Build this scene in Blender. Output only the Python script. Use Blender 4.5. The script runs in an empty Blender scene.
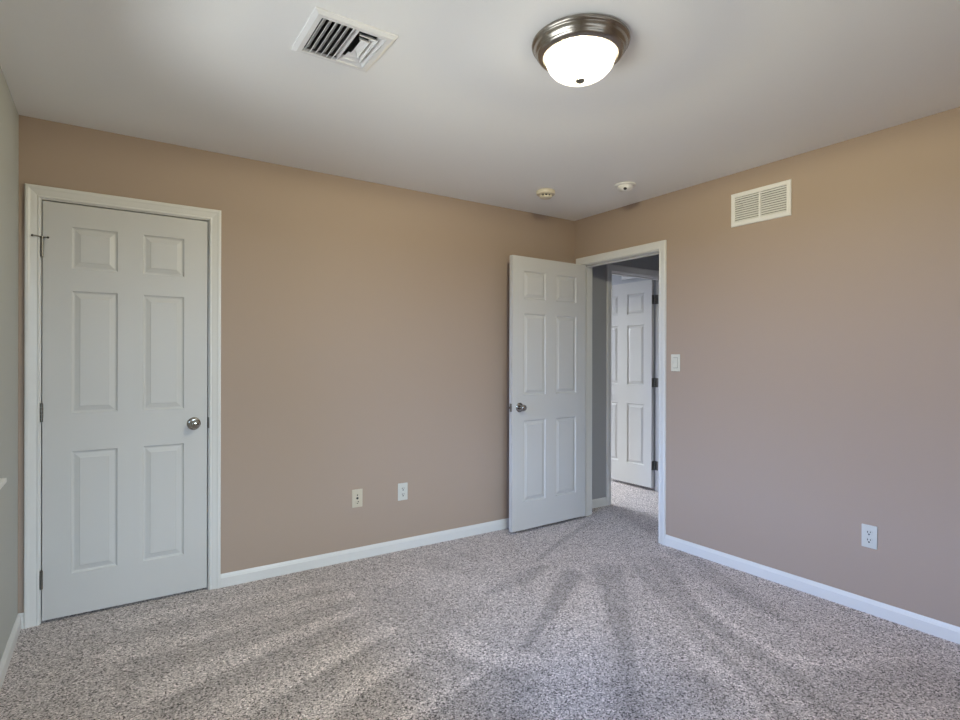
import bpy, bmesh, math, random
from mathutils import Vector, Matrix

# ------------------------------------------------------------------ camera, world, lights, exposure
SC = bpy.context.scene
PW_SKY, PW_GROUND, PW_FSKY, PW_FGROUND, PW_FAR, LAMP_POWER, W_STR = 1650, 2800, 1350, 500, 1100, 118.0, 0.3
C_SKY, C_GROUND = (0.37, 0.55, 1.0), (0.94, 0.98, 1.0)
C_FSKY = (0.61, 0.785, 1.0)
BULB, BOWL_GLOW = (1.0, 0.94, 0.66), 1.35
COL = SC.collection
XL, YF, H = -3.5765, -3.86, 2.44          # left wall, wall behind the camera, ceiling height

cam_data = bpy.data.cameras.new('camera')
cam = bpy.data.objects.new('camera', cam_data); COL.objects.link(cam)
cam_data.sensor_width = 36.0
cam_data.lens = 554.3239 / 960 * 36.0
cam_data.clip_start = 0.02
YAW, PITCH, ROLL = 0.5883, -0.0005, 0.0024
fw = Vector((math.sin(YAW) * math.cos(PITCH), math.cos(YAW) * math.cos(PITCH), math.sin(PITCH)))
rt = Vector((math.cos(YAW), -math.sin(YAW), 0)); up = rt.cross(fw)
r2 = rt * math.cos(ROLL) + up * math.sin(ROLL); u2 = up * math.cos(ROLL) - rt * math.sin(ROLL)
M = Matrix((r2, u2, -fw)).transposed().to_4x4()
M.translation = Vector((-3.2135, -3.404, 1.2833))
cam.matrix_world = M
SC.camera = cam

world = bpy.data.worlds.new('overcast_sky'); SC.world = world; world.use_nodes = True
wb = world.node_tree.nodes['Background']
wb.inputs[0].default_value = (0.80, 0.88, 1.0, 1); wb.inputs[1].default_value = W_STR

def area(name, loc, target, sx, sy, power, color):
    l = bpy.data.lights.new(name, 'AREA'); l.shape = 'RECTANGLE'; l.size = sx; l.size_y = sy
    l.energy = power; l.color = color
    o = bpy.data.objects.new(name, l); COL.objects.link(o); o.location = loc
    d = Vector(target) - Vector(loc)
    o.rotation_euler = d.to_track_quat('-Z', 'Y').to_euler()
    return o
# daylight beyond the window of the left wall, the window behind the camera and the window of the far bedroom:
# a band of sky low over the horizon and the light thrown back up by the ground
area('sky_daylight', (XL - 6.0, -1.95, 3.4), (XL, -1.9, 1.5), 7.0, 3.2, PW_SKY, C_SKY)
area('ground_daylight', (XL - 4.6, -1.95, -2.4), (XL - 4.6, -1.95, 2), 9.0, 10.0, PW_GROUND, C_GROUND)
area('front_sky_daylight', (-2.1, YF - 6.0, 3.4), (-2.1, YF, 1.5), 7.0, 3.2, PW_FSKY, C_FSKY)
area('front_ground_fill', (-2.1, YF - 4.6, -2.4), (-2.1, YF - 4.6, 2), 10.0, 9.0, PW_FGROUND, C_GROUND)  # upward light added outside the front window to fill the ceiling
area('far_room_daylight', (0.3, 4.6, 2.5), (0.3, 3.3, 1.5), 2.4, 2.0, PW_FAR, (0.86, 0.92, 1.0))

SC.view_settings.view_transform = 'Standard'
SC.view_settings.look = 'None'
SC.view_settings.gamma = 1.0
SC.view_settings.use_curve_mapping = False
SC.view_settings.exposure = 0.12
SC.cycles.use_denoising = True
SC.cycles.max_bounces = 14
SC.cycles.diffuse_bounces = 8
SC.cycles.sample_clamp_indirect = 6.0

# ------------------------------------------------------------------ materials
def mat(name, color, rough=0.5, metal=0.0, spec=0.5, bump=None, aniso=0.0):
    m = bpy.data.materials.new(name); m.use_nodes = True
    nt = m.node_tree; b = nt.nodes['Principled BSDF']
    b.inputs['Base Color'].default_value = (*color, 1); b.inputs['Roughness'].default_value = rough
    b.inputs['Metallic'].default_value = metal; b.inputs['Specular IOR Level'].default_value = spec
    tc = nt.nodes.new('ShaderNodeTexCoord')
    n = nt.nodes.new('ShaderNodeTexNoise')
    n.inputs['Scale'].default_value = bump[0] if bump else 40.0
    n.inputs['Detail'].default_value = 4.0
    nt.links.new(tc.outputs['Object'], n.inputs['Vector'])
    # slight tone variation of the coat itself
    mx = nt.nodes.new('ShaderNodeMix'); mx.data_type = 'RGBA'
    mx.inputs[6].default_value = (*[c * 0.985 for c in color], 1)
    mx.inputs[7].default_value = (*[min(1, c * 1.015) for c in color], 1)
    nt.links.new(n.outputs['Fac'], mx.inputs[0]); nt.links.new(mx.outputs[2], b.inputs['Base Color'])
    if bump:
        bp = nt.nodes.new('ShaderNodeBump'); bp.inputs['Strength'].default_value = bump[1]
        bp.inputs['Distance'].default_value = bump[2]
        nt.links.new(n.outputs['Fac'], bp.inputs['Height']); nt.links.new(bp.outputs['Normal'], b.inputs['Normal'])
    return m

TAN = mat('tan_wall_paint', (0.395, 0.308, 0.250), 0.62, spec=0.3, bump=(260, 0.12, 0.001))
GRAY = mat('gray_wall_paint', (0.44, 0.45, 0.43), 0.65, spec=0.3, bump=(260, 0.12, 0.001))
HALLGRAY = mat('hall_gray_paint', (0.36, 0.365, 0.38), 0.65, spec=0.3, bump=(260, 0.12, 0.001))
PALE = mat('pale_blue_gray_paint', (0.46, 0.48, 0.52), 0.65, spec=0.3)
CEIL = mat('ceiling_paint', (0.88, 0.88, 0.87), 0.8, spec=0.2, bump=(180, 0.15, 0.001))
TRIM = mat('white_trim_enamel', (0.70, 0.70, 0.69), 0.35, spec=0.5)
DOORW = mat('white_door_enamel', (0.585, 0.583, 0.575), 0.42, spec=0.4, bump=(300, 0.05, 0.0005))
NICKEL = mat('satin_nickel', (0.40, 0.385, 0.36), 0.08, 1.0)
BRUSHED = mat('brushed_nickel_pan', (0.34, 0.31, 0.275), 0.25, 1.0)
HINGE = mat('dull_hinge_metal', (0.22, 0.21, 0.19), 0.4, 1.0)
DARK = mat('dark_metal', (0.03, 0.03, 0.03), 0.5)
DUCT = mat('duct_metal', (0.16, 0.16, 0.16), 0.6, 0.4)
GRILLE = mat('white_grille_enamel', (0.78, 0.78, 0.78), 0.3)
CREAM = mat('cream_plastic', (0.58, 0.52, 0.41), 0.4)
SWITCHW = mat('ivory_plastic', (0.66, 0.65, 0.58), 0.35)
WHITEP = mat('white_plastic', (0.60, 0.60, 0.555), 0.35)
SMOKEW = mat('detector_white_plastic', (0.78, 0.77, 0.75), 0.4)
SMOKEC = mat('detector_cream_plastic', (0.68, 0.62, 0.49), 0.45)
HOLE = mat('dark_slot', (0.02, 0.02, 0.02), 0.6)
RUBBER = mat('dark_rubber_tip', (0.05, 0.045, 0.04), 0.6)
VINYL = mat('white_window_vinyl', (0.75, 0.75, 0.75), 0.4)

def glass_pane():
    m = bpy.data.materials.new('window_glass'); m.use_nodes = True
    nt = m.node_tree; nt.nodes.clear()
    out = nt.nodes.new('ShaderNodeOutputMaterial'); mx = nt.nodes.new('ShaderNodeMixShader')
    tr = nt.nodes.new('ShaderNodeBsdfTransparent'); gl = nt.nodes.new('ShaderNodeBsdfGlossy')
    tr.inputs[0].default_value = (0.95, 0.97, 0.96, 1); gl.inputs['Roughness'].default_value = 0.02
    fr = nt.nodes.new('ShaderNodeFresnel'); fr.inputs[0].default_value = 1.45
    nt.links.new(fr.outputs[0], mx.inputs[0]); nt.links.new(tr.outputs[0], mx.inputs[1]); nt.links.new(gl.outputs[0], mx.inputs[2])
    nt.links.new(mx.outputs[0], out.inputs[0]); return m
GLASS = glass_pane()

def lamp_glass():
    """frosted glass: lets part of the bulb's light straight through, glows with the rest"""
    m = bpy.data.materials.new('lit_alabaster_glass'); m.use_nodes = True
    nt = m.node_tree; nt.nodes.clear()
    out = nt.nodes.new('ShaderNodeOutputMaterial')
    tc = nt.nodes.new('ShaderNodeTexCoord'); sp = nt.nodes.new('ShaderNodeSeparateXYZ')
    nt.links.new(tc.outputs['Object'], sp.inputs[0])
    mr = nt.nodes.new('ShaderNodeMapRange')           # the glow of the bulbs is strongest in the belly of the bowl
    mr.inputs[1].default_value = -0.050; mr.inputs[2].default_value = -0.090
    nt.links.new(sp.outputs[2], mr.inputs[0])
    nz = nt.nodes.new('ShaderNodeTexNoise'); nz.inputs['Scale'].default_value = 9; nz.inputs['Distortion'].default_value = 1.5
    nt.links.new(tc.outputs['Object'], nz.inputs['Vector'])
    ad = nt.nodes.new('ShaderNodeMath'); ad.operation = 'MULTIPLY_ADD'; ad.inputs[1].default_value = 0.25
    nt.links.new(nz.outputs['Fac'], ad.inputs[0]); nt.links.new(mr.outputs[0], ad.inputs[2])
    rp = nt.nodes.new('ShaderNodeValToRGB')
    rp.color_ramp.elements[0].position = 0.08; rp.color_ramp.elements[0].color = (0.70, 0.54, 0.34, 1)
    rp.color_ramp.elements[1].position = 0.95; rp.color_ramp.elements[1].color = (1.0, 0.90, 0.74, 1)
    nt.links.new(ad.outputs[0], rp.inputs[0])
    em = nt.nodes.new('ShaderNodeEmission'); em.inputs[1].default_value = BOWL_GLOW
    nt.links.new(rp.outputs[0], em.inputs[0])
    tr = nt.nodes.new('ShaderNodeBsdfTransparent'); tr.inputs[0].default_value = (0.55, 0.55, 0.55, 1)
    gl = nt.nodes.new('ShaderNodeBsdfGlossy'); gl.inputs['Roughness'].default_value = 0.15
    fr = nt.nodes.new('ShaderNodeFresnel')
    mx = nt.nodes.new('ShaderNodeMixShader'); ash = nt.nodes.new('ShaderNodeAddShader')
    nt.links.new(fr.outputs[0], mx.inputs[0]); nt.links.new(tr.outputs[0], mx.inputs[1]); nt.links.new(gl.outputs[0], mx.inputs[2])
    nt.links.new(mx.outputs[0], ash.inputs[0]); nt.links.new(em.outputs[0], ash.inputs[1])
    nt.links.new(ash.outputs[0], out.inputs[0])
    return m
BOWL = lamp_glass()

def carpet():
    m = bpy.data.materials.new('speckled_carpet'); m.use_nodes = True
    nt = m.node_tree; b = nt.nodes['Principled BSDF']
    b.inputs['Roughness'].default_value = 0.95; b.inputs['Specular IOR Level'].default_value = 0.08
    b.inputs['Sheen Weight'].default_value = 0.15
    tc = nt.nodes.new('ShaderNodeTexCoord')
    wn = nt.nodes.new('ShaderNodeTexNoise'); wn.inputs['Scale'].default_value = 90
    nt.links.new(tc.outputs['Object'], wn.inputs['Vector'])
    va = nt.nodes.new('ShaderNodeVectorMath'); va.operation = 'MULTIPLY_ADD'; va.inputs[1].default_value = (0.010,) * 3
    nt.links.new(wn.outputs['Color'], va.inputs[0]); nt.links.new(tc.outputs['Object'], va.inputs[2])
    vo = nt.nodes.new('ShaderNodeTexVoronoi'); vo.inputs['Scale'].default_value = 205
    nt.links.new(va.outputs[0], vo.inputs['Vector'])
    sp = nt.nodes.new('ShaderNodeSeparateColor'); nt.links.new(vo.outputs['Color'], sp.inputs[0])
    rp = nt.nodes.new('ShaderNodeValToRGB'); r = rp.color_ramp; r.interpolation = 'LINEAR'
    r.elements[0].position = 0.0; r.elements[0].color = (0.055, 0.045, 0.042, 1)
    r.elements[1].position = 1.0; r.elements[1].color = (0.84, 0.765, 0.752, 1)
    for pos, c in ((0.12, (0.075, 0.062, 0.058)), (0.22, (0.30, 0.262, 0.256)), (0.5, (0.43, 0.380, 0.372)), (0.8, (0.58, 0.518, 0.508))):
        e = r.elements.new(pos); e.color = (*c, 1)
    nt.links.new(sp.outputs[0], rp.inputs[0])
    # pile brushed one way or the other by the vacuum cleaner
    at = nt.nodes.new('ShaderNodeAttribute'); at.attribute_name = 'pile_lay'
    n2 = nt.nodes.new('ShaderNodeTexNoise'); n2.inputs['Scale'].default_value = 7; n2.inputs['Detail'].default_value = 5
    nt.links.new(tc.outputs['Object'], n2.inputs['Vector'])
    m2 = nt.nodes.new('ShaderNodeMath'); m2.operation = 'MULTIPLY_ADD'; m2.inputs[1].default_value = 0.25; m2.inputs[2].default_value = 1.08
    nt.links.new(n2.outputs['Fac'], m2.inputs[0])
    m3 = nt.nodes.new('ShaderNodeMath'); m3.operation = 'MULTIPLY_ADD'; m3.inputs[1].default_value = PILE
    nt.links.new(at.outputs['Fac'], m3.inputs[0]); nt.links.new(m2.outputs[0], m3.inputs[2])
    vm = nt.nodes.new('ShaderNodeVectorMath'); vm.operation = 'SCALE'
    nt.links.new(rp.outputs[0], vm.inputs[0]); nt.links.new(m3.outputs[0], vm.inputs['Scale'])
    nt.links.new(vm.outputs[0], b.inputs['Base Color'])
    bp = nt.nodes.new('ShaderNodeBump'); bp.inputs['Strength'].default_value = 0.7; bp.inputs['Distance'].default_value = 0.006
    nt.links.new(vo.outputs['Distance'], bp.inputs['Height']); bp.invert = True
    nt.links.new(bp.outputs['Normal'], b.inputs['Normal'])
    return m
PILE = 0.34
CARPET = carpet()

# ------------------------------------------------------------------ helpers
def build(name, bm, m, parent=None, smooth=False, recalc=True):
    if recalc: bmesh.ops.recalc_face_normals(bm, faces=bm.faces)
    me = bpy.data.meshes.new(name); bm.to_mesh(me); bm.free()
    for x in (m if isinstance(m, (list, tuple)) else [m]): me.materials.append(x)
    o = bpy.data.objects.new(name, me); COL.objects.link(o)
    if parent: o.parent = parent
    if smooth:
        for p in me.polygons: p.use_smooth = True
        bpy_smooth(me)
    return o
def bpy_smooth(me, deg=38):
    bm = bmesh.new(); bm.from_mesh(me)
    for e in bm.edges:
        if len(e.link_faces) == 2: e.smooth = e.calc_face_angle(0) < math.radians(deg)
    bm.to_mesh(me); bm.free()
def struct(o, label=None, cat=None):
    o['kind'] = 'structure'
    if label: o['label'] = label
    if cat: o['category'] = cat
    return o
def thing(name, label, cat, loc, rot=(0, 0, 0), group=None):
    o = bpy.data.objects.new(name, None); COL.objects.link(o)
    o.empty_display_size = 0.05
    o.location = loc; o.rotation_euler = rot; o['label'] = label; o['category'] = cat
    if group: o['group'] = group
    return o
def box(bm, x0, x1, y0, y1, z0, z1, bev=0.0, mi=0, mtx=None):
    mat_ = Matrix.Translation(((x0 + x1) / 2, (y0 + y1) / 2, (z0 + z1) / 2)) @ Matrix.Diagonal((x1 - x0, y1 - y0, z1 - z0, 1))
    if mtx: mat_ = mtx @ mat_
    g = bmesh.ops.create_cube(bm, size=1.0, matrix=mat_)
    if bev:
        es = list({e for v in g['verts'] for e in v.link_edges})
        r = bmesh.ops.bevel(bm, geom=es, offset=bev, segments=2, affect='EDGES', profile=0.7)
        for f in r['faces']: f.material_index = mi
    for v in g['verts']:
        if v.is_valid:
            for f in v.link_faces: f.material_index = mi
def lathe(bm, prof, mtx=Matrix(), n=32, mi=0, radial=None):
    """prof: list of (radius, height along local z)"""
    rings = []
    for r, z in prof:
        if r < 1e-6: rings.append([bm.verts.new(mtx @ Vector((0, 0, z)))])
        else:
            ring = []
            for k in range(n):
                a = 2 * math.pi * k / n; rr = r * (radial(a, z) if radial else 1)
                ring.append(bm.verts.new(mtx @ Vector((rr * math.cos(a), rr * math.sin(a), z))))
            rings.append(ring)
    for A, B in zip(rings, rings[1:]):
        for k in range(n):
            a = [A[k % len(A)], A[(k + 1) % len(A)]] if len(A) > 1 else [A[0]]
            b = [B[(k + 1) % len(B)], B[k % len(B)]] if len(B) > 1 else [B[0]]
            if len(a) + len(b) >= 3:
                f = bm.faces.new(a + b); f.material_index = mi
    for R in (rings[0], rings[-1]):
        if len(R) > 2:
            f = bm.faces.new(R); f.material_index = mi
def sweep(bm, rings):
    """rings: list of lists of Vectors, closed profile, capped"""
    vs = [[bm.verts.new(v) for v in r] for r in rings]
    n = len(vs[0])
    for A, B in zip(vs, vs[1:]):
        for k in range(n): bm.faces.new((A[k], A[(k + 1) % n], B[(k + 1) % n], B[k]))
    bm.faces.new(vs[0]); bm.faces.new(vs[-1][::-1])
def tube(bm, pts, r, n=10):
    pts = [Vector(p) for p in pts]
    rings = []
    prev = None
    for i, p in enumerate(pts):
        t = (pts[min(i + 1, len(pts) - 1)] - pts[max(i - 1, 0)]).normalized()
        ref = prev if prev is not None else (Vector((0, 0, 1)) if abs(t.z) < .9 else Vector((1, 0, 0)))
        s = t.cross(ref).normalized(); u = s.cross(t).normalized(); prev = u
        rings.append([p + r * (math.cos(2 * math.pi * k / n) * s + math.sin(2 * math.pi * k / n) * u) for k in range(n)])
    sweep(bm, rings)
def axis(direction, origin=(0, 0, 0)):
    """matrix whose local z points along direction"""
    q = Vector(direction).to_track_quat('Z', 'Y')
    return Matrix.Translation(origin) @ q.to_matrix().to_4x4()

# wall maps: (a along, z up, d out into the room) -> world
def map_back(a, z, d): return Vector((a, -d, z))
def map_right(a, z, d): return Vector((-d, a, z))
def map_left(a, z, d): return Vector((XL + d, a, z))
def map_front(a, z, d): return Vector((a, YF + d, z))
HY = 0.05            # plane of the hall's end wall
def map_hall_end(a, z, d): return Vector((a, HY - d, z))

def wall(name, fmap, a0, a1, z0, z1, holes, t, m, label):
    As = sorted({a0, a1, *[h[0] for h in holes], *[h[1] for h in holes]})
    Zs = sorted({z0, z1, *[h[2] for h in holes], *[h[3] for h in holes]})
    bm = bmesh.new(); V = {}
    def v(a, z, d):
        k = (a, z, d)
        if k not in V: V[k] = bm.verts.new(fmap(a, z, d))
        return V[k]
    na, nz = len(As) - 1, len(Zs) - 1
    def solid(i, j):
        if not (0 <= i < na and 0 <= j < nz): return False
        ca, cz = (As[i] + As[i + 1]) / 2, (Zs[j] + Zs[j + 1]) / 2
        return not any(h[0] < ca < h[1] and h[2] < cz < h[3] for h in holes)
    for i in range(na):
        for j in range(nz):
            if not solid(i, j): continue
            p, q, r, s = As[i], As[i + 1], Zs[j], Zs[j + 1]
            bm.faces.new((v(p, r, 0), v(q, r, 0), v(q, s, 0), v(p, s, 0)))
            bm.faces.new((v(p, r, -t), v(p, s, -t), v(q, s, -t), v(q, r, -t)))
            if not solid(i - 1, j): bm.faces.new((v(p, r, 0), v(p, s, 0), v(p, s, -t), v(p, r, -t)))
            if not solid(i + 1, j): bm.faces.new((v(q, r, 0), v(q, r, -t), v(q, s, -t), v(q, s, 0)))
            if not solid(i, j - 1): bm.faces.new((v(p, r, 0), v(p, r, -t), v(q, r, -t), v(q, r, 0)))
            if not solid(i, j + 1): bm.faces.new((v(p, s, 0), v(q, s, 0), v(q, s, -t), v(p, s, -t)))
    return struct(build(name, bm, m), label, 'wall')

# ------------------------------------------------------------------ setting: shell
T = 0.115
# openings (jamb to jamb incl. rough gap)
C0, C1, CH = -3.491, -2.759, 2.054            # closet opening (jamb faces)
B0, B1, BH = -0.857, -0.094, 2.056            # bedroom doorway in the right wall (y)
F0, F1, FH = 0.494, 1.243, 2.070              # far bedroom doorway in the hall's end wall (x)
J = 0.018                                      # jamb thickness
GV = (-1.747, -1.422, 2.128, 2.292)            # return grille hole in the right wall
CV = (-2.628, -2.388, -1.567, -1.325)          # register hole in the ceiling

wall('wall_back', map_back, XL - T, 0, 0, H, [(C0 - J, C1 + J, 0, CH + J)], T, TAN, 'tan painted back wall with the closed closet door')
wall('wall_right', map_right, YF - T, 0.0, 0, H, [(B0 - J, B1 + J, 0, BH + J), GV], T, TAN, 'tan painted right wall with the doorway to the hall')
WL = (-2.78, -0.93, 0.845, 2.12)
wall('wall_left', map_left, YF - T, 0, 0, H, [WL], T, GRAY, 'pale gray painted left wall beside the closet')
WF = (-2.95, -1.25, 0.845, 2.08)
wall('wall_front', map_front, XL, 0, 0, H, [WF], T, TAN, 'tan painted wall behind the camera')

HX = 1.33                                      # hall's and far bedroom's right wall
wall('wall_hall_end', map_hall_end, 0.0, HX, 0, H, [(F0 - J, F1 + J, 0, FH + J)], T, HALLGRAY, 'gray hall wall with the far bedroom doorway')
wall('wall_hall_right', lambda a, z, d: Vector((HX - d, a, z)), -2.2, HY, 0, H, [], T, HALLGRAY, 'gray right wall of the hall')
wall('wall_hall_front', lambda a, z, d: Vector((a, -2.2 + d, z)), T, HX + T, 0, H, [], T, HALLGRAY, 'gray near end wall of the hall')
FY = 3.3
FG = (0.42, 0.75, 2.19, 2.32)
wall('wall_far_right', lambda a, z, d: Vector((HX - d, a, z)), HY, FY + T, 0, H, [], T, PALE, 'pale wall of the far bedroom behind its open door')
WB = (-0.5, 1.2, 0.8, 2.08)
wall('wall_far_back', lambda a, z, d: Vector((a, FY - d, z)), -1.3, HX, 0, H, [WB], T, PALE, 'pale back wall of the far bedroom with a window')
wall('wall_far_left', lambda a, z, d: Vector((-1.2 + d, a, z)), HY + T, FY, 0, H, [], T, PALE, 'pale left wall of the far bedroom')
# closet shell behind the closed door
bm = bmesh.new()
box(bm, XL - T, -2.3, 0.72, 0.80, 0, H); box(bm, XL - T, XL, T + 0.001, 0.72, 0, H); box(bm, -2.4, -2.3, T + 0.001, 0.72, 0, H)
struct(build('wall_closet', bm, PALE), 'plain inner walls of the closet', 'wall')

# ceiling with the hole of the register
bm = bmesh.new()
xs = [XL - T, CV[0], CV[1], HX + T]; ys = [YF - T, CV[2], CV[3], FY + T]
gv = {(i, j, k): bm.verts.new((xs[i], ys[j], H + 0.1 * k)) for i in range(4) for j in range(4) for k in (0, 1)}
for i in range(3):
    for j in range(3):
        if (i, j) == (1, 1):
            ring = [(1, 1), (2, 1), (2, 2), (1, 2)]
            for p, q in zip(ring, ring[1:] + ring[:1]):
                bm.faces.new((gv[(*p, 0)], gv[(*q, 0)], gv[(*q, 1)], gv[(*p, 1)]))
            continue
        for k in (0, 1):
            bm.faces.new((gv[i, j, k], gv[i + 1, j, k], gv[i + 1, j + 1, k], gv[i, j + 1, k]))
ceiling = struct(build('ceiling', bm, CEIL), 'flat white painted ceiling', 'ceiling')

# floor: carpet, fine grid in the bedroom for the lay of the pile
STROKES = [(-2.143, -0.278, -2.686, -0.243, 0.07, 0.1, 0.45), (-2.686, -0.243, -3.118, -0.206, 0.1, 0.13, 0.45), (-2.184, -0.399, -2.708, -0.374, 0.04, 0.04, -0.42), (-2.708, -0.374, -3.123, -0.346, 0.04, 0.04, -0.42), (-2.21, -0.475, -2.722, -0.461, 0.08, 0.08, -0.27), (-2.722, -0.461, -3.125, -0.443, 0.08, 0.08, -0.27), (-2.12, -0.489, -2.347, -0.466, 0.07, 0.1, 0.6), (-2.347, -0.466, -2.957, -0.522, 0.1, 0.13, 0.6), (-2.957, -0.522, -3.176, -0.518, 0.13, 0.16, 0.6), (-2.16, -0.597, -2.383, -0.588, 0.04, 0.04, -0.56), (-2.383, -0.588, -2.967, -0.641, 0.04, 0.04, -0.56), (-2.967, -0.641, -3.177, -0.645, 0.04, 0.04, -0.56), (-2.186, -0.664, -2.407, -0.669, 0.08, 0.08, -0.36), (-2.407, -0.669, -2.974, -0.723, 0.08, 0.08, -0.36), (-2.974, -0.723, -3.178, -0.736, 0.08, 0.08, -0.36), (-2.156, -0.684, -2.533, -0.785, 0.07, 0.1, 0.68), (-2.533, -0.785, -2.856, -0.875, 0.1, 0.13, 0.68), (-2.856, -0.875, -3.051, -0.926, 0.13, 0.16, 0.68), (-2.192, -0.779, -2.558, -0.881, 0.04, 0.04, -0.63), (-2.558, -0.881, -2.869, -0.97, 0.04, 0.04, -0.63), (-2.869, -0.97, -3.057, -1.024, 0.04, 0.04, -0.63), (-2.215, -0.838, -2.574, -0.945, 0.08, 0.08, -0.41), (-2.574, -0.945, -2.879, -1.036, 0.08, 0.08, -0.41), (-2.879, -1.036, -3.061, -1.094, 0.08, 0.08, -0.41), (-2.103, -0.973, -2.513, -1.115, 0.07, 0.1, 0.75), (-2.513, -1.115, -2.749, -1.191, 0.1, 0.13, 0.75), (-2.749, -1.191, -2.869, -1.248, 0.13, 0.16, 0.75), (-2.139, -1.051, -2.536, -1.19, 0.04, 0.04, -0.7), (-2.536, -1.19, -2.765, -1.267, 0.04, 0.04, -0.7), (-2.765, -1.267, -2.882, -1.327, 0.04, 0.04, -0.7), (-2.161, -1.101, -2.552, -1.241, 0.08, 0.08, -0.45), (-2.552, -1.241, -2.776, -1.32, 0.08, 0.08, -0.45), (-2.776, -1.32, -2.891, -1.384, 0.08, 0.08, -0.45), (-2.125, -1.256, -2.363, -1.325, 0.07, 0.1, 0.75), (-2.363, -1.325, -2.578, -1.411, 0.1, 0.13, 0.75), (-2.156, -1.319, -2.389, -1.391, 0.04, 0.04, -0.7), (-2.389, -1.391, -2.599, -1.476, 0.04, 0.04, -0.7), (-2.177, -1.359, -2.407, -1.435, 0.08, 0.08, -0.45), (-2.407, -1.435, -2.614, -1.523, 0.08, 0.08, -0.45), (-0.017, -0.226, -0.527, -0.448, 0.05, 0.05, -0.8), (-0.527, -0.448, -0.99, -0.679, 0.05, 0.03, -0.8), (-0.981, -0.766, -1.258, -0.844, 0.08, 0.14, -0.8), (-1.258, -0.844, -1.494, -0.901, 0.14, 0.03, -0.8), (-0.903, -0.951, -1.334, -1.239, 0.13, 0.07, -0.95), (-1.334, -1.239, -1.669, -1.457, 0.07, 0.035, -0.95), (-0.673, -1.007, -1.042, -1.432, 0.17, 0.12, -0.85), (-1.042, -1.432, -1.312, -1.724, 0.12, 0.07, -0.85), (-1.312, -1.724, -1.602, -2.0, 0.07, 0.07, -0.85), (-1.602, -2.0, -1.703, -2.132, 0.07, 0.08, -0.85), (-1.497, -1.958, -1.302, -2.087, 0.2, 0.25, -0.5), (-0.491, -1.108, -0.611, -1.304, 0.1, 0.09, -0.75), (-0.611, -1.304, -0.948, -1.826, 0.09, 0.08, -0.75), (-0.948, -1.826, -1.025, -2.039, 0.08, 0.06, -0.75), (-1.025, -2.039, -1.193, -2.374, 0.06, 0.05, -0.75), (-0.303, -1.11, -0.578, -1.442, 0.14, 0.1, -0.75), (-0.578, -1.442, -0.812, -1.871, 0.1, 0.09, -0.75), (-0.812, -1.871, -0.9, -2.212, 0.09, 0.1, -0.75), (-0.9, -2.212, -1.014, -2.493, 0.1, 0.1, -0.75), (-0.068, -1.045, -0.097, -1.203, 0.1, 0.12, -0.7), (-0.097, -1.203, -0.292, -1.581, 0.12, 0.12, -0.7), (-0.292, -1.581, -0.402, -1.854, 0.12, 0.1, -0.7), (-0.402, -1.854, -0.435, -2.001, 0.1, 0.04, -0.7), (-0.355, -1.033, -0.238, -1.351, 0.2, 0.2, -0.3), (-0.914, -2.328, -0.436, -2.579, 0.2, 0.25, -0.55), (-0.753, -2.191, -0.617, -2.328, 0.08, 0.08, 0.5), (-0.742, -1.488, -1.057, -1.942, 0.08, 0.1, 0.45), (-1.057, -1.942, -1.2, -2.23, 0.1, 0.1, 0.45), (-0.585, -1.591, -0.769, -1.978, 0.06, 0.07, 0.45), (-0.769, -1.978, -0.793, -2.211, 0.07, 0.07, 0.45), (-0.984, -1.174, -1.44, -1.535, 0.15, 0.2, 0.4), (-1.44, -1.535, -1.824, -1.889, 0.2, 0.25, 0.4), (-1.925, -0.708, -1.9, -0.997, 0.3, 0.3, -0.35), (-1.797, -1.065, -1.617, -0.998, 0.1, 0.08, -0.4), (-1.751, -0.412, -1.364, -0.842, 0.25, 0.2, 0.2), (-2.03, -1.299, -1.923, -1.527, 0.07, 0.07, -0.6), (-1.923, -1.527, -1.804, -1.64, 0.07, 0.07, -0.6), (-2.048, -1.593, -2.234, -1.685, 0.16, 0.16, -0.45), (-1.903, -1.69, -2.116, -1.827, 0.2, 0.2, -0.5), (-1.906, -1.503, -2.142, -1.562, 0.04, 0.06, 0.95), (-2.142, -1.562, -2.343, -1.626, 0.06, 0.08, 0.95), (-1.92, -1.538, -2.123, -1.605, 0.03, 0.03, -0.6), (-2.123, -1.605, -2.304, -1.703, 0.03, 0.03, -0.6), (-1.889, -1.216, -1.856, -1.414, 0.1, 0.14, 0.7), (-1.856, -1.414, -1.718, -1.553, 0.14, 0.1, 0.7), (-2.136, -1.387, -2.381, -1.449, 0.1, 0.12, -0.35), (-2.381, -1.449, -2.578, -1.521, 0.12, 0.12, -0.35), (-1.497, -0.386, -1.245, -0.34, 0.2, 0.12, -0.3)]
def lay(x, y):
    best = {True: 0.0, False: 0.0}
    for ax, ay, bx, by, wa, wb_, s in STROKES:
        dx, dy = bx - ax, by - ay; L2 = dx * dx + dy * dy
        t = ((x - ax) * dx + (y - ay) * dy) / L2
        tt = min(1, max(0, t))
        w = (wa + (wb_ - wa) * tt) * 0.55
        d = math.hypot(x - ax - dx * tt, y - ay - dy * tt)
        q = d / w
        if q < 1.25: best[s > 0] = max(best[s > 0], abs(s) * (1 - max(0, (q - 0.7) / 0.55)))
    return best[True] - best[False]
bm = bmesh.new(); lyr = bm.verts.layers.float.new('pile_lay')
NX, NY = 210, 226; fx0, fy0 = XL, YF
gv = [[None] * (NY + 1) for _ in range(NX + 1)]
for i in range(NX + 1):
    for j in range(NY + 1):
        x, y = fx0 + (0 - fx0) * i / NX, fy0 + (0 - fy0) * j / NY
        v = bm.verts.new((x, y, 0)); v[lyr] = lay(x, y); gv[i][j] = v
for i in range(NX):
    for j in range(NY): bm.faces.new((gv[i][j], gv[i + 1][j], gv[i + 1][j + 1], gv[i][j + 1]))
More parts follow.
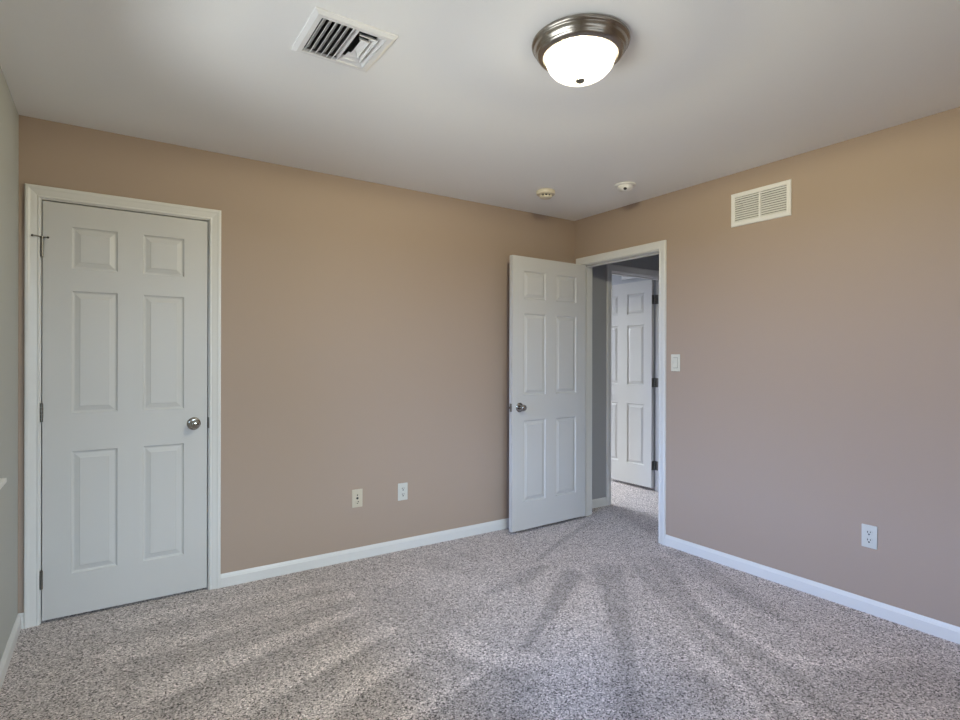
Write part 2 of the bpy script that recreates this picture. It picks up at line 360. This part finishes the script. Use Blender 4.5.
for x0, x1, y0, y1 in ((0, HX + T, YF - T, FY + T), (XL - T, 0, 0, FY + T), (XL - T, XL, YF - T, 0), (XL, 0, YF - T, YF)):
    bm.faces.new([bm.verts.new(p) for p in ((x0, y0, 0), (x1, y0, 0), (x1, y1, 0), (x0, y1, 0))])
struct(build('floor', bm, CARPET, recalc=False), 'speckled taupe carpet with vacuum marks', 'floor')

# ------------------------------------------------------------------ trim: baseboards, casings and jambs
BASE = [(0, 0), (0.0127, 0), (0.0127, 0.060), (0.0105, 0.064), (0.0095, 0.070), (0.006, 0.078), (0.0045, 0.083), (0, 0.083)]
def baseboard(name, fmap, runs, label, mh=0.88):
    bm = bmesh.new()
    for a0, a1 in runs:
        sweep(bm, [[fmap(a, z * mh, d) for d, z in BASE] for a in (a0, a1)])
    struct(build(name, bm, TRIM), label, 'baseboard')
baseboard('baseboard_back', map_back, [(XL, C0 - 0.063), (C1 + 0.063, 0)], 'white baseboard along the back wall')
baseboard('baseboard_right', map_right, [(YF, B0 - 0.063), (B1 + 0.063, 0.0)], 'white baseboard along the right wall')
baseboard('baseboard_left', map_left, [(YF, -0.013)], 'white baseboard along the left wall')
baseboard('baseboard_hall', map_hall_end, [(T, F0 - 0.063), (F1 + 0.063, HX)], 'white baseboard along the end wall of the hall')

# casing profile: (u out from the opening edge, d out from the wall)
CAS = [(0, 0), (0, 0.008), (0.003, 0.0105), (0.008, 0.0105), (0.011, 0.0085), (0.020, 0.0105), (0.036, 0.0135), (0.044, 0.0165), (0.053, 0.0165), (0.057, 0.0135), (0.057, 0)]
def door_trim(name, fmap, a0, a1, top, depth, label, stop_d, back=True):
    """casing on the room face; jamb lining the opening (depth deep) and door stop"""
    bm = bmesh.new(); rv = 0.005
    def leg(sgn, aa, z): return [fmap(aa + sgn * u, z(u), d) for u, d in CAS]
    rings = [leg(-1, a0 - rv, lambda u: 0.0), leg(-1, a0 - rv, lambda u: top + rv + u),
             leg(1, a1 + rv, lambda u: top + rv + u), leg(1, a1 + rv, lambda u: 0.0)]
    sweep(bm, rings)
    if back:
        def lb(sgn, aa, z): return [fmap(aa + sgn * u, z(u), -depth - d) for u, d in CAS]
        sweep(bm, [lb(-1, a0 - rv, lambda u: 0.0), lb(-1, a0 - rv, lambda u: top + rv + u),
                   lb(1, a1 + rv, lambda u: top + rv + u), lb(1, a1 + rv, lambda u: 0.0)])
    o = struct(build(name, bm, TRIM), label, 'door casing')
    bm = bmesh.new()
    def pb(p0, p1, q0, q1, d0, d1):
        vs = [fmap(a, z, d) for a in (p0, p1) for z in (q0, q1) for d in (d0, d1)]
        lo = [min(v[k] for v in vs) for k in range(3)]; hi = [max(v[k] for v in vs) for k in range(3)]
        box(bm, lo[0], hi[0], lo[1], hi[1], lo[2], hi[2])
    e = 0.0005
    pb(a0 - J, a0, 0, top, -depth + e, -e); pb(a1, a1 + J, 0, top, -depth + e, -e); pb(a0 - J, a1 + J, top, top + J, -depth + e, -e)
    build('jamb', bm, TRIM, o)
    bm = bmesh.new(); s0, s1 = stop_d
    pb(a0, a0 + 0.011, 0, top, s1, s0); pb(a1 - 0.011, a1, 0, top, s1, s0); pb(a0 + 0.011, a1 - 0.011, top - 0.011, top, s1, s0)
    build('door_stop', bm, TRIM, o)
    return o
trim_c = door_trim('trim_1', map_back, C0, C1, CH, T, 'white casing around the closed closet door', (-0.038, -0.072))
trim_b = door_trim('trim_2', map_right, B0, B1, BH, T, 'white casing around the doorway to the hall', (-0.038, -0.072), back=False)
trim_f = door_trim('trim_3', map_hall_end, F0, F1, FH, T, 'shaded casing around the far bedroom doorway', (-0.043, -0.077))
# hall side casing of the bedroom doorway (left leg is tight to the end wall)
bm = bmesh.new()
sweep(bm, [[Vector((T + d, B0 - 0.005 - u, z(u))) for u, d in CAS] for z in (lambda u: 0.0, lambda u: BH + 0.005 + u)] +
          [[Vector((T + d, HY - 0.001, BH + 0.005 + u)) for u, d in CAS]])
struct(build('trim_4', bm, TRIM), 'white casing on the hall side of the bedroom doorway', 'door casing')

# ------------------------------------------------------------------ doors
ROWS = [(0.205, 0.810), (1.000, 1.605), (1.716, 1.922)]
RING = [(0.0, 0.0), (0.003, 0.0060), (0.009, 0.0090), (0.013, 0.0088), (0.032, 0.0030), (0.035, 0.0012)]
def door_leaf(name, w, h, stile, mull, x0=0.0, y0=0.0, t=0.035, rows=ROWS):
    """leaf from x0 to x0+w, front face at y0 (normal -y), back face at y0+t, six moulded panels each side"""
    bm = bmesh.new()
    pw = (w - 2 * stile - mull) / 2
    cols = [(stile, stile + pw), (stile + pw + mull, w - stile)]
    xs = sorted({0, w, *[c for p in cols for c in p]}); zs = sorted({0, h, *[c for p in rows for c in p]})
    for side in (0, 1):
        yy = y0 if side == 0 else y0 + t; sg = 1 if side == 0 else -1
        V = {}
        def v(x, z, d=0.0):
            k = (round(x, 6), round(z, 6), d)
            if k not in V: V[k] = bm.verts.new((x0 + x, yy + sg * d, z))
            return V[k]
        for i in range(len(xs) - 1):
            for j in range(len(zs) - 1):
                a, b, c, d = xs[i], xs[i + 1], zs[j], zs[j + 1]
                if (a, b) in cols and (c, d) in rows:
                    prev = None
                    for ins, dep in RING:
                        ring = [v(a + ins, c + ins, dep), v(b - ins, c + ins, dep), v(b - ins, d - ins, dep), v(a + ins, d - ins, dep)]
                        if prev:
                            for k in range(4): bm.faces.new((prev[k], prev[(k + 1) % 4], ring[(k + 1) % 4], ring[k]))
                        prev = ring
                    bm.faces.new(prev)
                else:
                    bm.faces.new((v(a, c), v(b, c), v(b, d), v(a, d)))
    # edges
    f = [(0, 0), (w, 0), (w, h), (0, h)]
    for k in range(4):
        (xa, za), (xb, zb) = f[k], f[(k + 1) % 4]
        bm.faces.new([bm.verts.new(p) for p in ((x0 + xa, y0, za), (x0 + xb, y0, zb), (x0 + xb, y0 + t, zb), (x0 + xa, y0 + t, za))])
    bmesh.ops.remove_doubles(bm, verts=bm.verts, dist=1e-5)
    return build(name, bm, DOORW)
KNOB = [(0.0135, 0.006), (0.011, 0.012), (0.0105, 0.026), (0.016, 0.032), (0.0215, 0.038), (0.0245, 0.046), (0.0240, 0.053), (0.020, 0.059), (0.013, 0.0625), (0.0, 0.0635)]
ROSE = [(0.0345, 0.0), (0.0345, 0.003), (0.0315, 0.006), (0.020, 0.0085), (0.0, 0.0085)]
def knob(parent, x, y, z, dy):
    bm = bmesh.new(); mt = axis((0, dy, 0), (x, y, z))
    lathe(bm, KNOB, mt, 28); k = build('knob', bm, NICKEL, parent, True); k['label'] = 'round satin nickel knob'
    bm = bmesh.new(); lathe(bm, ROSE, mt, 28); build('rosette', bm, NICKEL, k, True)
    return k
def hinge(parent, x, y, z, leaves=()):
    bm = bmesh.new(); L = 0.089
    for k in range(5):
        z0 = z - L / 2 + k * L / 5
        lathe(bm, [(0.0, z0), (0.0062, z0 + 0.0006), (0.0062, z0 + L / 5 - 0.0006), (0.0, z0 + L / 5)], Matrix.Translation((x, y, 0)), 12)
    lathe(bm, [(0.0045, z + L / 2), (0.0045, z + L / 2 + 0.003), (0.0, z + L / 2 + 0.004)], Matrix.Translation((x, y, 0)), 12)
    h = build('hinge', bm, HINGE, parent, True); h['label'] = 'dull metal hinge'
    for lf in leaves:
        bm = bmesh.new(); box(bm, *lf[:4], z - L / 2, z + L / 2); build('hinge_leaf', bm, HINGE, h)
    return h

# closet door, closed
d1 = door_leaf('door_1', 0.7215, 2.0335, 0.114, 0.112, y0=-0.001)
d1.location = (-3.4865, 0.002, 0.014)
struct(d1, 'closed white six panel closet door at the left', 'door')
knob(d1, 0.7215 - 0.066, -0.001, 0.915, -1)
for zc in (1.806, 1.008, 0.200): hinge(d1, -0.002, -0.0085, zc)
# pin stop on the top hinge: a bar with a padded tip on either side
zt = 1.806 + 0.049
bm = bmesh.new(); tube(bm, [(-0.036, -0.026, zt + .003), (-0.024, -0.0205, zt + .004), (-0.002, -0.0085, zt + .002), (0.012, -0.018, zt + .001), (0.022, -0.022, zt)], 0.0030)
lathe(bm, [(0.0, zt - 0.004), (0.009, zt - 0.003), (0.009, zt + 0.005), (0.0, zt + 0.006)], Matrix.Translation((-0.002, -0.0085, 0)), 14)
st = build('hinge_pin_stop', bm, HINGE, d1, True); st['label'] = 'metal hinge pin stop with two padded arms'
for q, r in (((-0.036, -0.026, zt + .003), (-0.35, 1, 0)), ((0.022, -0.022, zt), (0.1, 1, 0))):
    bm = bmesh.new(); lathe(bm, [(0.0035, -0.004), (0.005, 0.0), (0.005, 0.005), (0.0, 0.006)], axis(r, q), 14); build('rubber_tip', bm, RUBBER, st, True)
bm = bmesh.new(); box(bm, C1 - 0.0012, C1 + 0.004, -0.0125, 0.028, 0.900, 0.960, 0.002); build('strike_plate', bm, HINGE, trim_c)

# bedroom door, open flat towards the back wall
LW = 0.762
d2 = door_leaf('door_2', LW, 2.028, 0.106, 0.104, x0=0.003, y0=0.012)
d2.location = (-0.007, B1, 0.022); d2.rotation_euler = (0, 0, math.radians(180 + 2.0))
struct(d2, 'white six panel bedroom door standing open', 'door')
knob(d2, 0.003 + LW - 0.068, 0.047, 0.910, 1); knob(d2, 0.003 + LW - 0.068, 0.012, 0.910, -1)
for zc in (1.83, 1.02, 0.205): hinge(d2, 0, 0, zc)
bm = bmesh.new(); box(bm, 0.003 + LW - 0.0005, 0.003 + LW + 0.0012, 0.018, 0.041, 0.880, 0.940, 0.0005); lp = build('latch_plate', bm, HINGE, d2)
bm = bmesh.new(); box(bm, 0.003 + LW, 0.003 + LW + 0.012, 0.024, 0.036, 0.901, 0.919, 0.003); build('latch_bolt', bm, NICKEL, lp)

# far bedroom door, open at a right angle into the far room
d3 = door_leaf('door_3', 0.742, 2.040, 0.092, 0.126, x0=0.003, y0=0.012)
d3.location = (F1 - 0.001, HY + T + 0.010, 0.033); d3.rotation_euler = (0, 0, math.radians(90))
struct(d3, 'white door of the far bedroom seen through the doorway', 'door')
knob(d3, 0.003 + 0.742 - 0.066, 0.047, 0.922, 1); knob(d3, 0.003 + 0.742 - 0.066, 0.012, 0.922, -1)
for zc in (1.845, 1.03, 0.215):
    hinge(d3, 0, 0, zc, [(0.001, 0.003, 0.012, 0.046), (-0.045, -0.010, -0.0015, 0.0025)])

# ------------------------------------------------------------------ windows
def window(name, fmap, w, n, label, stool=True):
    a0, a1, z0, z1 = w
    bm = bmesh.new()
    def pb(p0, p1, q0, q1, d0, d1, bev=0.0):
        vs = [fmap(a, z, d) for a in (p0, p1) for z in (q0, q1) for d in (d0, d1)]
        lo = [min(v[k] for v in vs) for k in range(3)]; hi = [max(v[k] for v in vs) for k in range(3)]
        box(bm, lo[0], hi[0], lo[1], hi[1], lo[2], hi[2], bev)
    fr = 0.04; s0 = z0 + 0.02
    pb(a0, a0 + fr, s0, z1, -0.112, -0.05); pb(a1 - fr, a1, s0, z1, -0.112, -0.05)
    pb(a0 + fr, a1 - fr, s0, s0 + fr, -0.112, -0.05); pb(a0 + fr, a1 - fr, z1 - fr, z1, -0.112, -0.05)
    o = struct(build(name, bm, VINYL), label, 'window')
    step = (a1 - a0 - 2 * fr) / n; zm = (s0 + z1) / 2
    for k in range(n):
        p, q = a0 + fr + k * step, a0 + fr + (k + 1) * step
        for zz0, zz1, dd in ((s0 + fr, zm + 0.02, -0.075), (zm - 0.02, z1 - fr, -0.097)):
            bm = bmesh.new(); r = 0.032
            pb(p, p + r, zz0, zz1, dd, dd + 0.02); pb(q - r, q, zz0, zz1, dd, dd + 0.02)
            pb(p + r, q - r, zz0, zz0 + r, dd, dd + 0.02); pb(p + r, q - r, zz1 - r, zz1, dd, dd + 0.02)
            s = build('sash', bm, VINYL, o)
            bm = bmesh.new()
            bm.faces.new([bm.verts.new(fmap(x, z, dd + 0.01)) for x, z in ((p + r, zz0 + r), (q - r, zz0 + r), (q - r, zz1 - r), (p + r, zz1 - r))])
            build('pane', bm, GLASS, s)
    bm = bmesh.new()
    pb(a0, a1, z0, z0 + 0.02, -0.112, 0.0005)
    pb(a0 - 0.07, a1 + 0.07, z0 + 0.004, z0 + 0.02, 0.0, 0.0615, 0.003)
    build('sill', bm, TRIM, o)
    bm = bmesh.new(); pb(a0 - 0.05, a1 + 0.05, z0 - 0.06, z0 - 0.0005, 0.0, 0.012, 0.002); build('apron', bm, TRIM, o)
window('window_1', map_left, WL, 2, 'white window of the left wall with a projecting sill')
window('window_2', map_front, WF, 2, 'white window behind the camera')
window('window_3', lambda a, z, d: Vector((a, FY - d, z)), WB, 2, 'window of the far bedroom')

# ------------------------------------------------------------------ ceiling light
L = thing('ceiling_light', 'lit flush mount ceiling light with nickel pan and frosted glass bowl', 'ceiling light', (-1.792, -1.926, H))
bm = bmesh.new()
lathe(bm, [(0.160, 0.0), (0.170, -0.001), (0.1755, -0.005), (0.1765, -0.011), (0.174, -0.016), (0.169, -0.019), (0.1675, -0.0215), (0.166, -0.028), (0.161, -0.037), (0.1575, -0.040),
           (0.1565, -0.043), (0.153, -0.049), (0.147, -0.054), (0.136, -0.057), (0.128, -0.053), (0.123, -0.047), (0.0, -0.044)], n=72)
pan = build('pan', bm, BRUSHED, L, True)
bm = bmesh.new()
prof = [(0.1240, -0.050)] + [(0.1250 * math.cos(t) ** 0.80 if t < 1.57 else 0.0, -0.058 - 0.080 * math.sin(t) ** 1.05) for t in [k * (math.pi / 2) / 18 for k in range(18)]] + [(0.0, -0.138)]
lathe(bm, prof, n=96, radial=lambda a, z: 1 + (0.006 * math.cos(24 * a) if -0.13 < z < -0.055 else 0))
build('glass_bowl', bm, BOWL, L, True)
bulb = bpy.data.lights.new('bulb_light', 'POINT'); bulb.energy = LAMP_POWER; bulb.color = BULB
bulb.shadow_soft_size = 0.014
bo = bpy.data.objects.new('bulb_light', bulb); COL.objects.link(bo); bo.parent = L; bo.location = (0, 0, -0.063)
bm = bmesh.new()
lathe(bm, [(0.014, -0.134), (0.0165, -0.139), (0.0155, -0.143), (0.010, -0.147), (0.0, -0.149)], n=24)
build('finial', bm, HINGE, L, True)

# ------------------------------------------------------------------ ceiling register
x0, x1, y0, y1 = -2.655, -2.361, -1.594, -1.298
R = thing('ceiling_vent', 'square white ceiling register with curved louvers', 'ceiling vent', ((x0 + x1) / 2, (y0 + y1) / 2, H))
hx, hy = (x1 - x0) / 2, (y1 - y0) / 2
bm = bmesh.new()
lev = [(0.0, -0.0005), (0.0, -0.006), (0.014, -0.013), (0.030, -0.013), (0.030, -0.0005)]
rings = []
for ins, z in lev:
    rings.append([bm.verts.new((sx * (hx - ins), sy * (hy - ins), z)) for sx, sy in ((-1, -1), (1, -1), (1, 1), (-1, 1))])
for A, B in zip(rings, rings[1:] + rings[:1]):
    for k in range(4): bm.faces.new((A[k], A[(k + 1) % 4], B[(k + 1) % 4], B[k]))
build('frame', bm, GRILLE, R)
def blade(bm, p, q, out, width=0.020, rise=0.020, th=0.0012, z0=-0.012, taper=(0, 0)):
    """curved louver from p to q (xy), leaning along out (unit xy) as it goes up; taper mitres its ends"""
    p, q, out = Vector((*p, 0)), Vector((*q, 0)), Vector((*out, 0))
    along = (q - p).normalized(); ends = []
    for e, sgn, tp in ((p, 1, taper[0]), (q, -1, taper[1])):
        secs, back = [], []
        for k in range(5):
            f = k / 4; w = width * (f ** 1.6)
            c = e + out * w + along * (sgn * tp * w) + Vector((0, 0, z0 + rise * f))
            secs.append(c); back.append(c + Vector((0, 0, th)) - out * th)
        ends.append(secs + back[::-1])
    sweep(bm, ends)
ix, iy = hx - 0.031, hy - 0.031
mid = -ix + 2 * ix * 0.56
for k in range(6):
    xx = -ix + 0.006 + k * (mid + ix - 0.012) / 5.6
    bm = bmesh.new(); blade(bm, (xx, -iy), (xx, iy), (1, 0), width=0.019); build('louver', bm, GRILLE, R)
m0 = mid + 0.002
for k in range(3):                                   # towards the window side, then the right, then the back wall
    yy = -iy + 0.002 + k * 0.026
    bm = bmesh.new(); blade(bm, (m0 + 0.010 * k, yy), (ix - 0.021 * k, yy), (0, 1), width=0.019, taper=(0.3, 1)); build('louver', bm, GRILLE, R)
for k in range(3):
    xx = ix - 0.001 - k * 0.021
    bm = bmesh.new(); blade(bm, (xx, -iy + 0.026 * k), (xx, iy - 0.030 * k), (-1, 0), width=0.022, rise=0.016, taper=(1, 1)); build('louver', bm, GRILLE, R)
for k in range(3):
    yy = iy - 0.002 - k * 0.030
    bm = bmesh.new(); blade(bm, (m0 + 0.012 * k, yy), (ix - 0.021 * k, yy), (0, -1), width=0.034, rise=0.012, taper=(0.3, 0.7)); build('louver', bm, GRILLE, R)
bm = bmesh.new(); box(bm, mid - 0.001, mid + 0.002, -iy, iy, -0.012, 0.008); build('divider', bm, GRILLE, R)
bm = bmesh.new()
dx, dy = (CV[1] - CV[0]) / 2 - 0.004, (CV[3] - CV[2]) / 2 - 0.004
cx, cy = (CV[0] + CV[1]) / 2 - (x0 + x1) / 2, (CV[2] + CV[3]) / 2 - (y0 + y1) / 2
for a, b, c, d, e, f in ((-dx, -dx + .002, -dy, dy, 0, .16), (dx - .002, dx, -dy, dy, 0, .16), (-dx, dx, -dy, -dy + .002, 0, .16), (-dx, dx, dy - .002, dy, 0, .16), (-dx, dx, -dy, dy, .158, .16)):
    box(bm, cx + a, cx + b, cy + c, cy + d, e, f)
build('duct', bm, DUCT, R)
for sx in (-1, 1):
    bm = bmesh.new(); lathe(bm, [(0.0035, -0.0125), (0.003, -0.0145), (0.0, -0.015)], Matrix.Translation((sx * (hx - 0.022), 0.0, 0)), 12); build('screw', bm, GRILLE, R, True)

# ------------------------------------------------------------------ smoke detectors
S1 = thing('smoke_detector', 'cream round detector on the ceiling, nearer the back wall', 'smoke detector', (-0.735, -0.495, H))
bm = bmesh.new(); lathe(bm, [(0.060, 0), (0.064, -0.003), (0.064, -0.020), (0.060, -0.027), (0.046, -0.029), (0.0, -0.029)], n=40); build('housing', bm, SMOKEC, S1, True)
bm = bmesh.new(); lathe(bm, [(0.036, -0.028), (0.036, -0.042), (0.0, -0.042)], n=32); build('vent_slot', bm, HOLE, S1, True)
bm = bmesh.new()
for k in range(10):
    a = 2 * math.pi * k / 10
    box(bm, 0.034, 0.041, -0.0035, 0.0035, -0.042, -0.028, mtx=Matrix.Rotation(a, 4, 'Z'))
lathe(bm, [(0.041, -0.0405), (0.041, -0.046), (0.036, -0.050), (0.0, -0.051)], n=32)
build('vented_cap', bm, SMOKEC, S1, True)
S2 = thing('smoke_detector', 'white round detector with dark button, nearer the right wall', 'smoke detector', (-0.388, -0.890, H))
bm = bmesh.new(); lathe(bm, [(0.066, 0), (0.068, -0.003), (0.068, -0.008), (0.064, -0.011), (0.0, -0.011)], n=40); build('base_plate', bm, SMOKEW, S2, True)
bm = bmesh.new(); lathe(bm, [(0.050, -0.011), (0.052, -0.020), (0.049, -0.029), (0.038, -0.038), (0.020, -0.043), (0.0, -0.044)], n=40); build('housing', bm, SMOKEW, S2, True)
bm = bmesh.new(); lathe(bm, [(0.011, 0.0), (0.0105, 0.002), (0.0, 0.0025)], axis((-0.40, -0.36, -0.84), (-0.030, -0.027, -0.0362)), 20); build('test_button', bm, DARK, S2, True)

# ------------------------------------------------------------------ return grilles on the walls
def return_grille(name, label, w, h, loc, rot, nl, group=None, duct=True):
    """local x along the wall, z up, -y out of the wall; origin at the centre on the wall"""
    t = thing(name, label, 'wall vent', loc, rot, group)
    fr = 0.026
    bm = bmesh.new(); rings = []
    for ins, y in ((0.0, 0.0), (0.0, -0.004), (0.004, -0.0075), (fr - 0.002, -0.0075), (fr, -0.005), (fr, 0.0)):
        rings.append([bm.verts.new((sx * (w / 2 - ins), y, sz * (h / 2 - ins))) for sx, sz in ((-1, -1), (1, -1), (1, 1), (-1, 1))])
    for A, B in zip(rings, rings[1:] + rings[:1]):
        for k in range(4): bm.faces.new((A[k], A[(k + 1) % 4], B[(k + 1) % 4], B[k]))
    build('frame', bm, GRILLE, t)
    bm = bmesh.new(); box(bm, -0.006, 0.006, -0.006, 0.004, -h / 2 + fr, h / 2 - fr); build('mullion', bm, GRILLE, t)
    ih = h - 2 * fr; st = ih / nl
    for side in (-1, 1):
        bm = bmesh.new()
        xa, xb = (0.006, w / 2 - fr) if side > 0 else (-w / 2 + fr, -0.006)
        for k in range(nl):
            zc = -ih / 2 + (k + 0.5) * st
            sweep(bm, [[Vector((x, y, zc + dz)) for y, dz in ((-0.0055, -st * 0.44), (-0.0050, -st * 0.49), (0.003, st * 0.36), (0.0025, st * 0.42))] for x in (xa, xb)])
        build('louvers', bm, GRILLE, t)
    if duct:
        bm = bmesh.new(); a, b = w / 2 - 0.022, h / 2 - 0.022
        box(bm, -a, a, 0.085, 0.087, -b, b); box(bm, -a, -a + .002, 0.001, 0.085, -b, b); box(bm, a - .002, a, 0.001, 0.085, -b, b)
        box(bm, -a, a, 0.001, 0.085, b - .002, b); box(bm, -a, a, 0.001, 0.085, -b, -b + .002)
        build('duct', bm, DUCT, t)
    else:
        bm = bmesh.new(); box(bm, -w / 2 + .02, w / 2 - .02, -0.0004, 0.0, -h / 2 + .02, h / 2 - .02); build('duct', bm, DUCT, t)  # no duct here: thin dark sheet in place of the shade behind the louvers
    return t
# right wall: -y local must point to world -x, local x along world -y
return_grille('wall_vent', 'white louvered return grille high on the tan right wall', 0.365, 0.204, (0.0, -1.5845, 2.210), (0, 0, math.radians(-90)), 11)
return_grille('wall_vent', 'white framed grille above the far door, seen through the doorway', 0.40, 0.17, (HX, 0.482, 2.222), (0, 0, math.radians(-90)), 7, duct=False)

# ------------------------------------------------------------------ outlets, jack and switch
def plate(t, m, w=0.070, h=0.115, hole=None):
    bm = bmesh.new(); box(bm, -w / 2, w / 2, -0.0065, 0.0, -h / 2, h / 2, 0.003); return build('plate', bm, m, t, True)
def screw(t, z, m):
    bm = bmesh.new(); lathe(bm, [(0.0032, 0.0), (0.0030, 0.0012), (0.0, 0.0018)], axis((0, -1, 0), (0, -0.0065, z)), 12); build('screw', bm, m, t, True)
def duplex(label, loc, rot, m):
    t = thing('wall_outlet', label, 'outlet', loc, rot, 'duplex outlets')
    plate(t, m); screw(t, 0.0, m)
    for s in (-1, 1):
        bm = bmesh.new(); zc = s * 0.0195
        n = 24; pr = []
        for k in range(n):
            a = 2 * math.pi * k / n
            pr.append((0.0172 * math.cos(a), max(-0.0135, min(0.0135, 0.0172 * math.sin(a)))))
        sweep(bm, [[Vector((x, -0.006, zc + z)) for x, z in pr], [Vector((x, -0.0085, zc + z)) for x, z in pr], [Vector((x * .96, -0.0092, zc + z * .96)) for x, z in pr]])
        r = build('receptacle', bm, m, t)
        bm = bmesh.new()
        box(bm, -0.0080, -0.0045, -0.0095, -0.0090, zc - 0.001, zc + 0.0085)
        box(bm, 0.0045, 0.0080, -0.0095, -0.0090, zc + 0.0005, zc + 0.0080)
        lathe(bm, [(0.0042, 0.0), (0.0042, 0.0006), (0.0, 0.0006)], axis((0, -1, 0), (0, -0.0090, zc - 0.0075)), 12)
        build('slots', bm, HOLE, r)
    return t
duplex('white outlet low on the tan back wall, right of the cream jack plate', (-1.569, 0, 0.392), (0, 0, 0), WHITEP)
duplex('outlet low on the tan right wall above the white baseboard', (0, -2.161, 0.390), (0, 0, math.radians(-90)), WHITEP)
t = thing('jack_plate', 'cream cable and phone jack plate low on the back wall', 'wall jack', (-1.891, 0, 0.391))
plate(t, CREAM)
for z in (0.042, -0.042): screw(t, z, CREAM)
bm = bmesh.new(); lathe(bm, [(0.0042, 0.0), (0.0042, 0.0012), (0.0, 0.0014)], axis((0, -1, 0), (0, -0.0065, 0.021)), 14); build('port', bm, HOLE, t)
bm = bmesh.new(); lathe(bm, [(0.0075, 0.0), (0.0075, 0.0025), (0.0048, 0.003), (0.0046, 0.0085), (0.0, 0.0085)], axis((0, -1, 0), (0, -0.0062, 0.001)), 16); build('coaxial_jack', bm, DARK, t, True)
bm = bmesh.new(); box(bm, -0.0095, 0.0095, -0.0105, -0.006, -0.0335, -0.0155, 0.001); pj = build('phone_jack', bm, CREAM, t)
bm = bmesh.new(); box(bm, 0.001, 0.0075, -0.0110, -0.0104, -0.0245, -0.0175); box(bm, -0.005, 0.003, -0.0110, -0.0104, -0.0330, -0.0285); build('slots', bm, HOLE, pj)

t = thing('light_switch', 'ivory rocker light switch right of the doorway', 'light switch', (0, -0.997, 1.2655), (0, 0, math.radians(-90)))
plate(t, SWITCHW)
bm = bmesh.new(); sweep(bm, [[Vector((x, y, z)) for y, z in ((-0.006, -0.0335), (-0.0115, -0.0330), (-0.0075, 0.0), (-0.0100, 0.0330), (-0.006, 0.0335))] for x in (-0.0165, 0.0165)])
build('rocker', bm, SWITCHW, t)
bm = bmesh.new()
for a, b, c, d in ((-0.0185, -0.0167, -0.036, 0.036), (0.0167, 0.0185, -0.036, 0.036), (-0.0185, 0.0185, -0.036, -0.0338), (-0.0185, 0.0185, 0.0338, 0.036)):
    box(bm, a, b, -0.0069, -0.006, c, d)
build('rocker_gap', bm, HINGE, t)
for z in (0.048, -0.048): screw(t, z, SWITCHW)
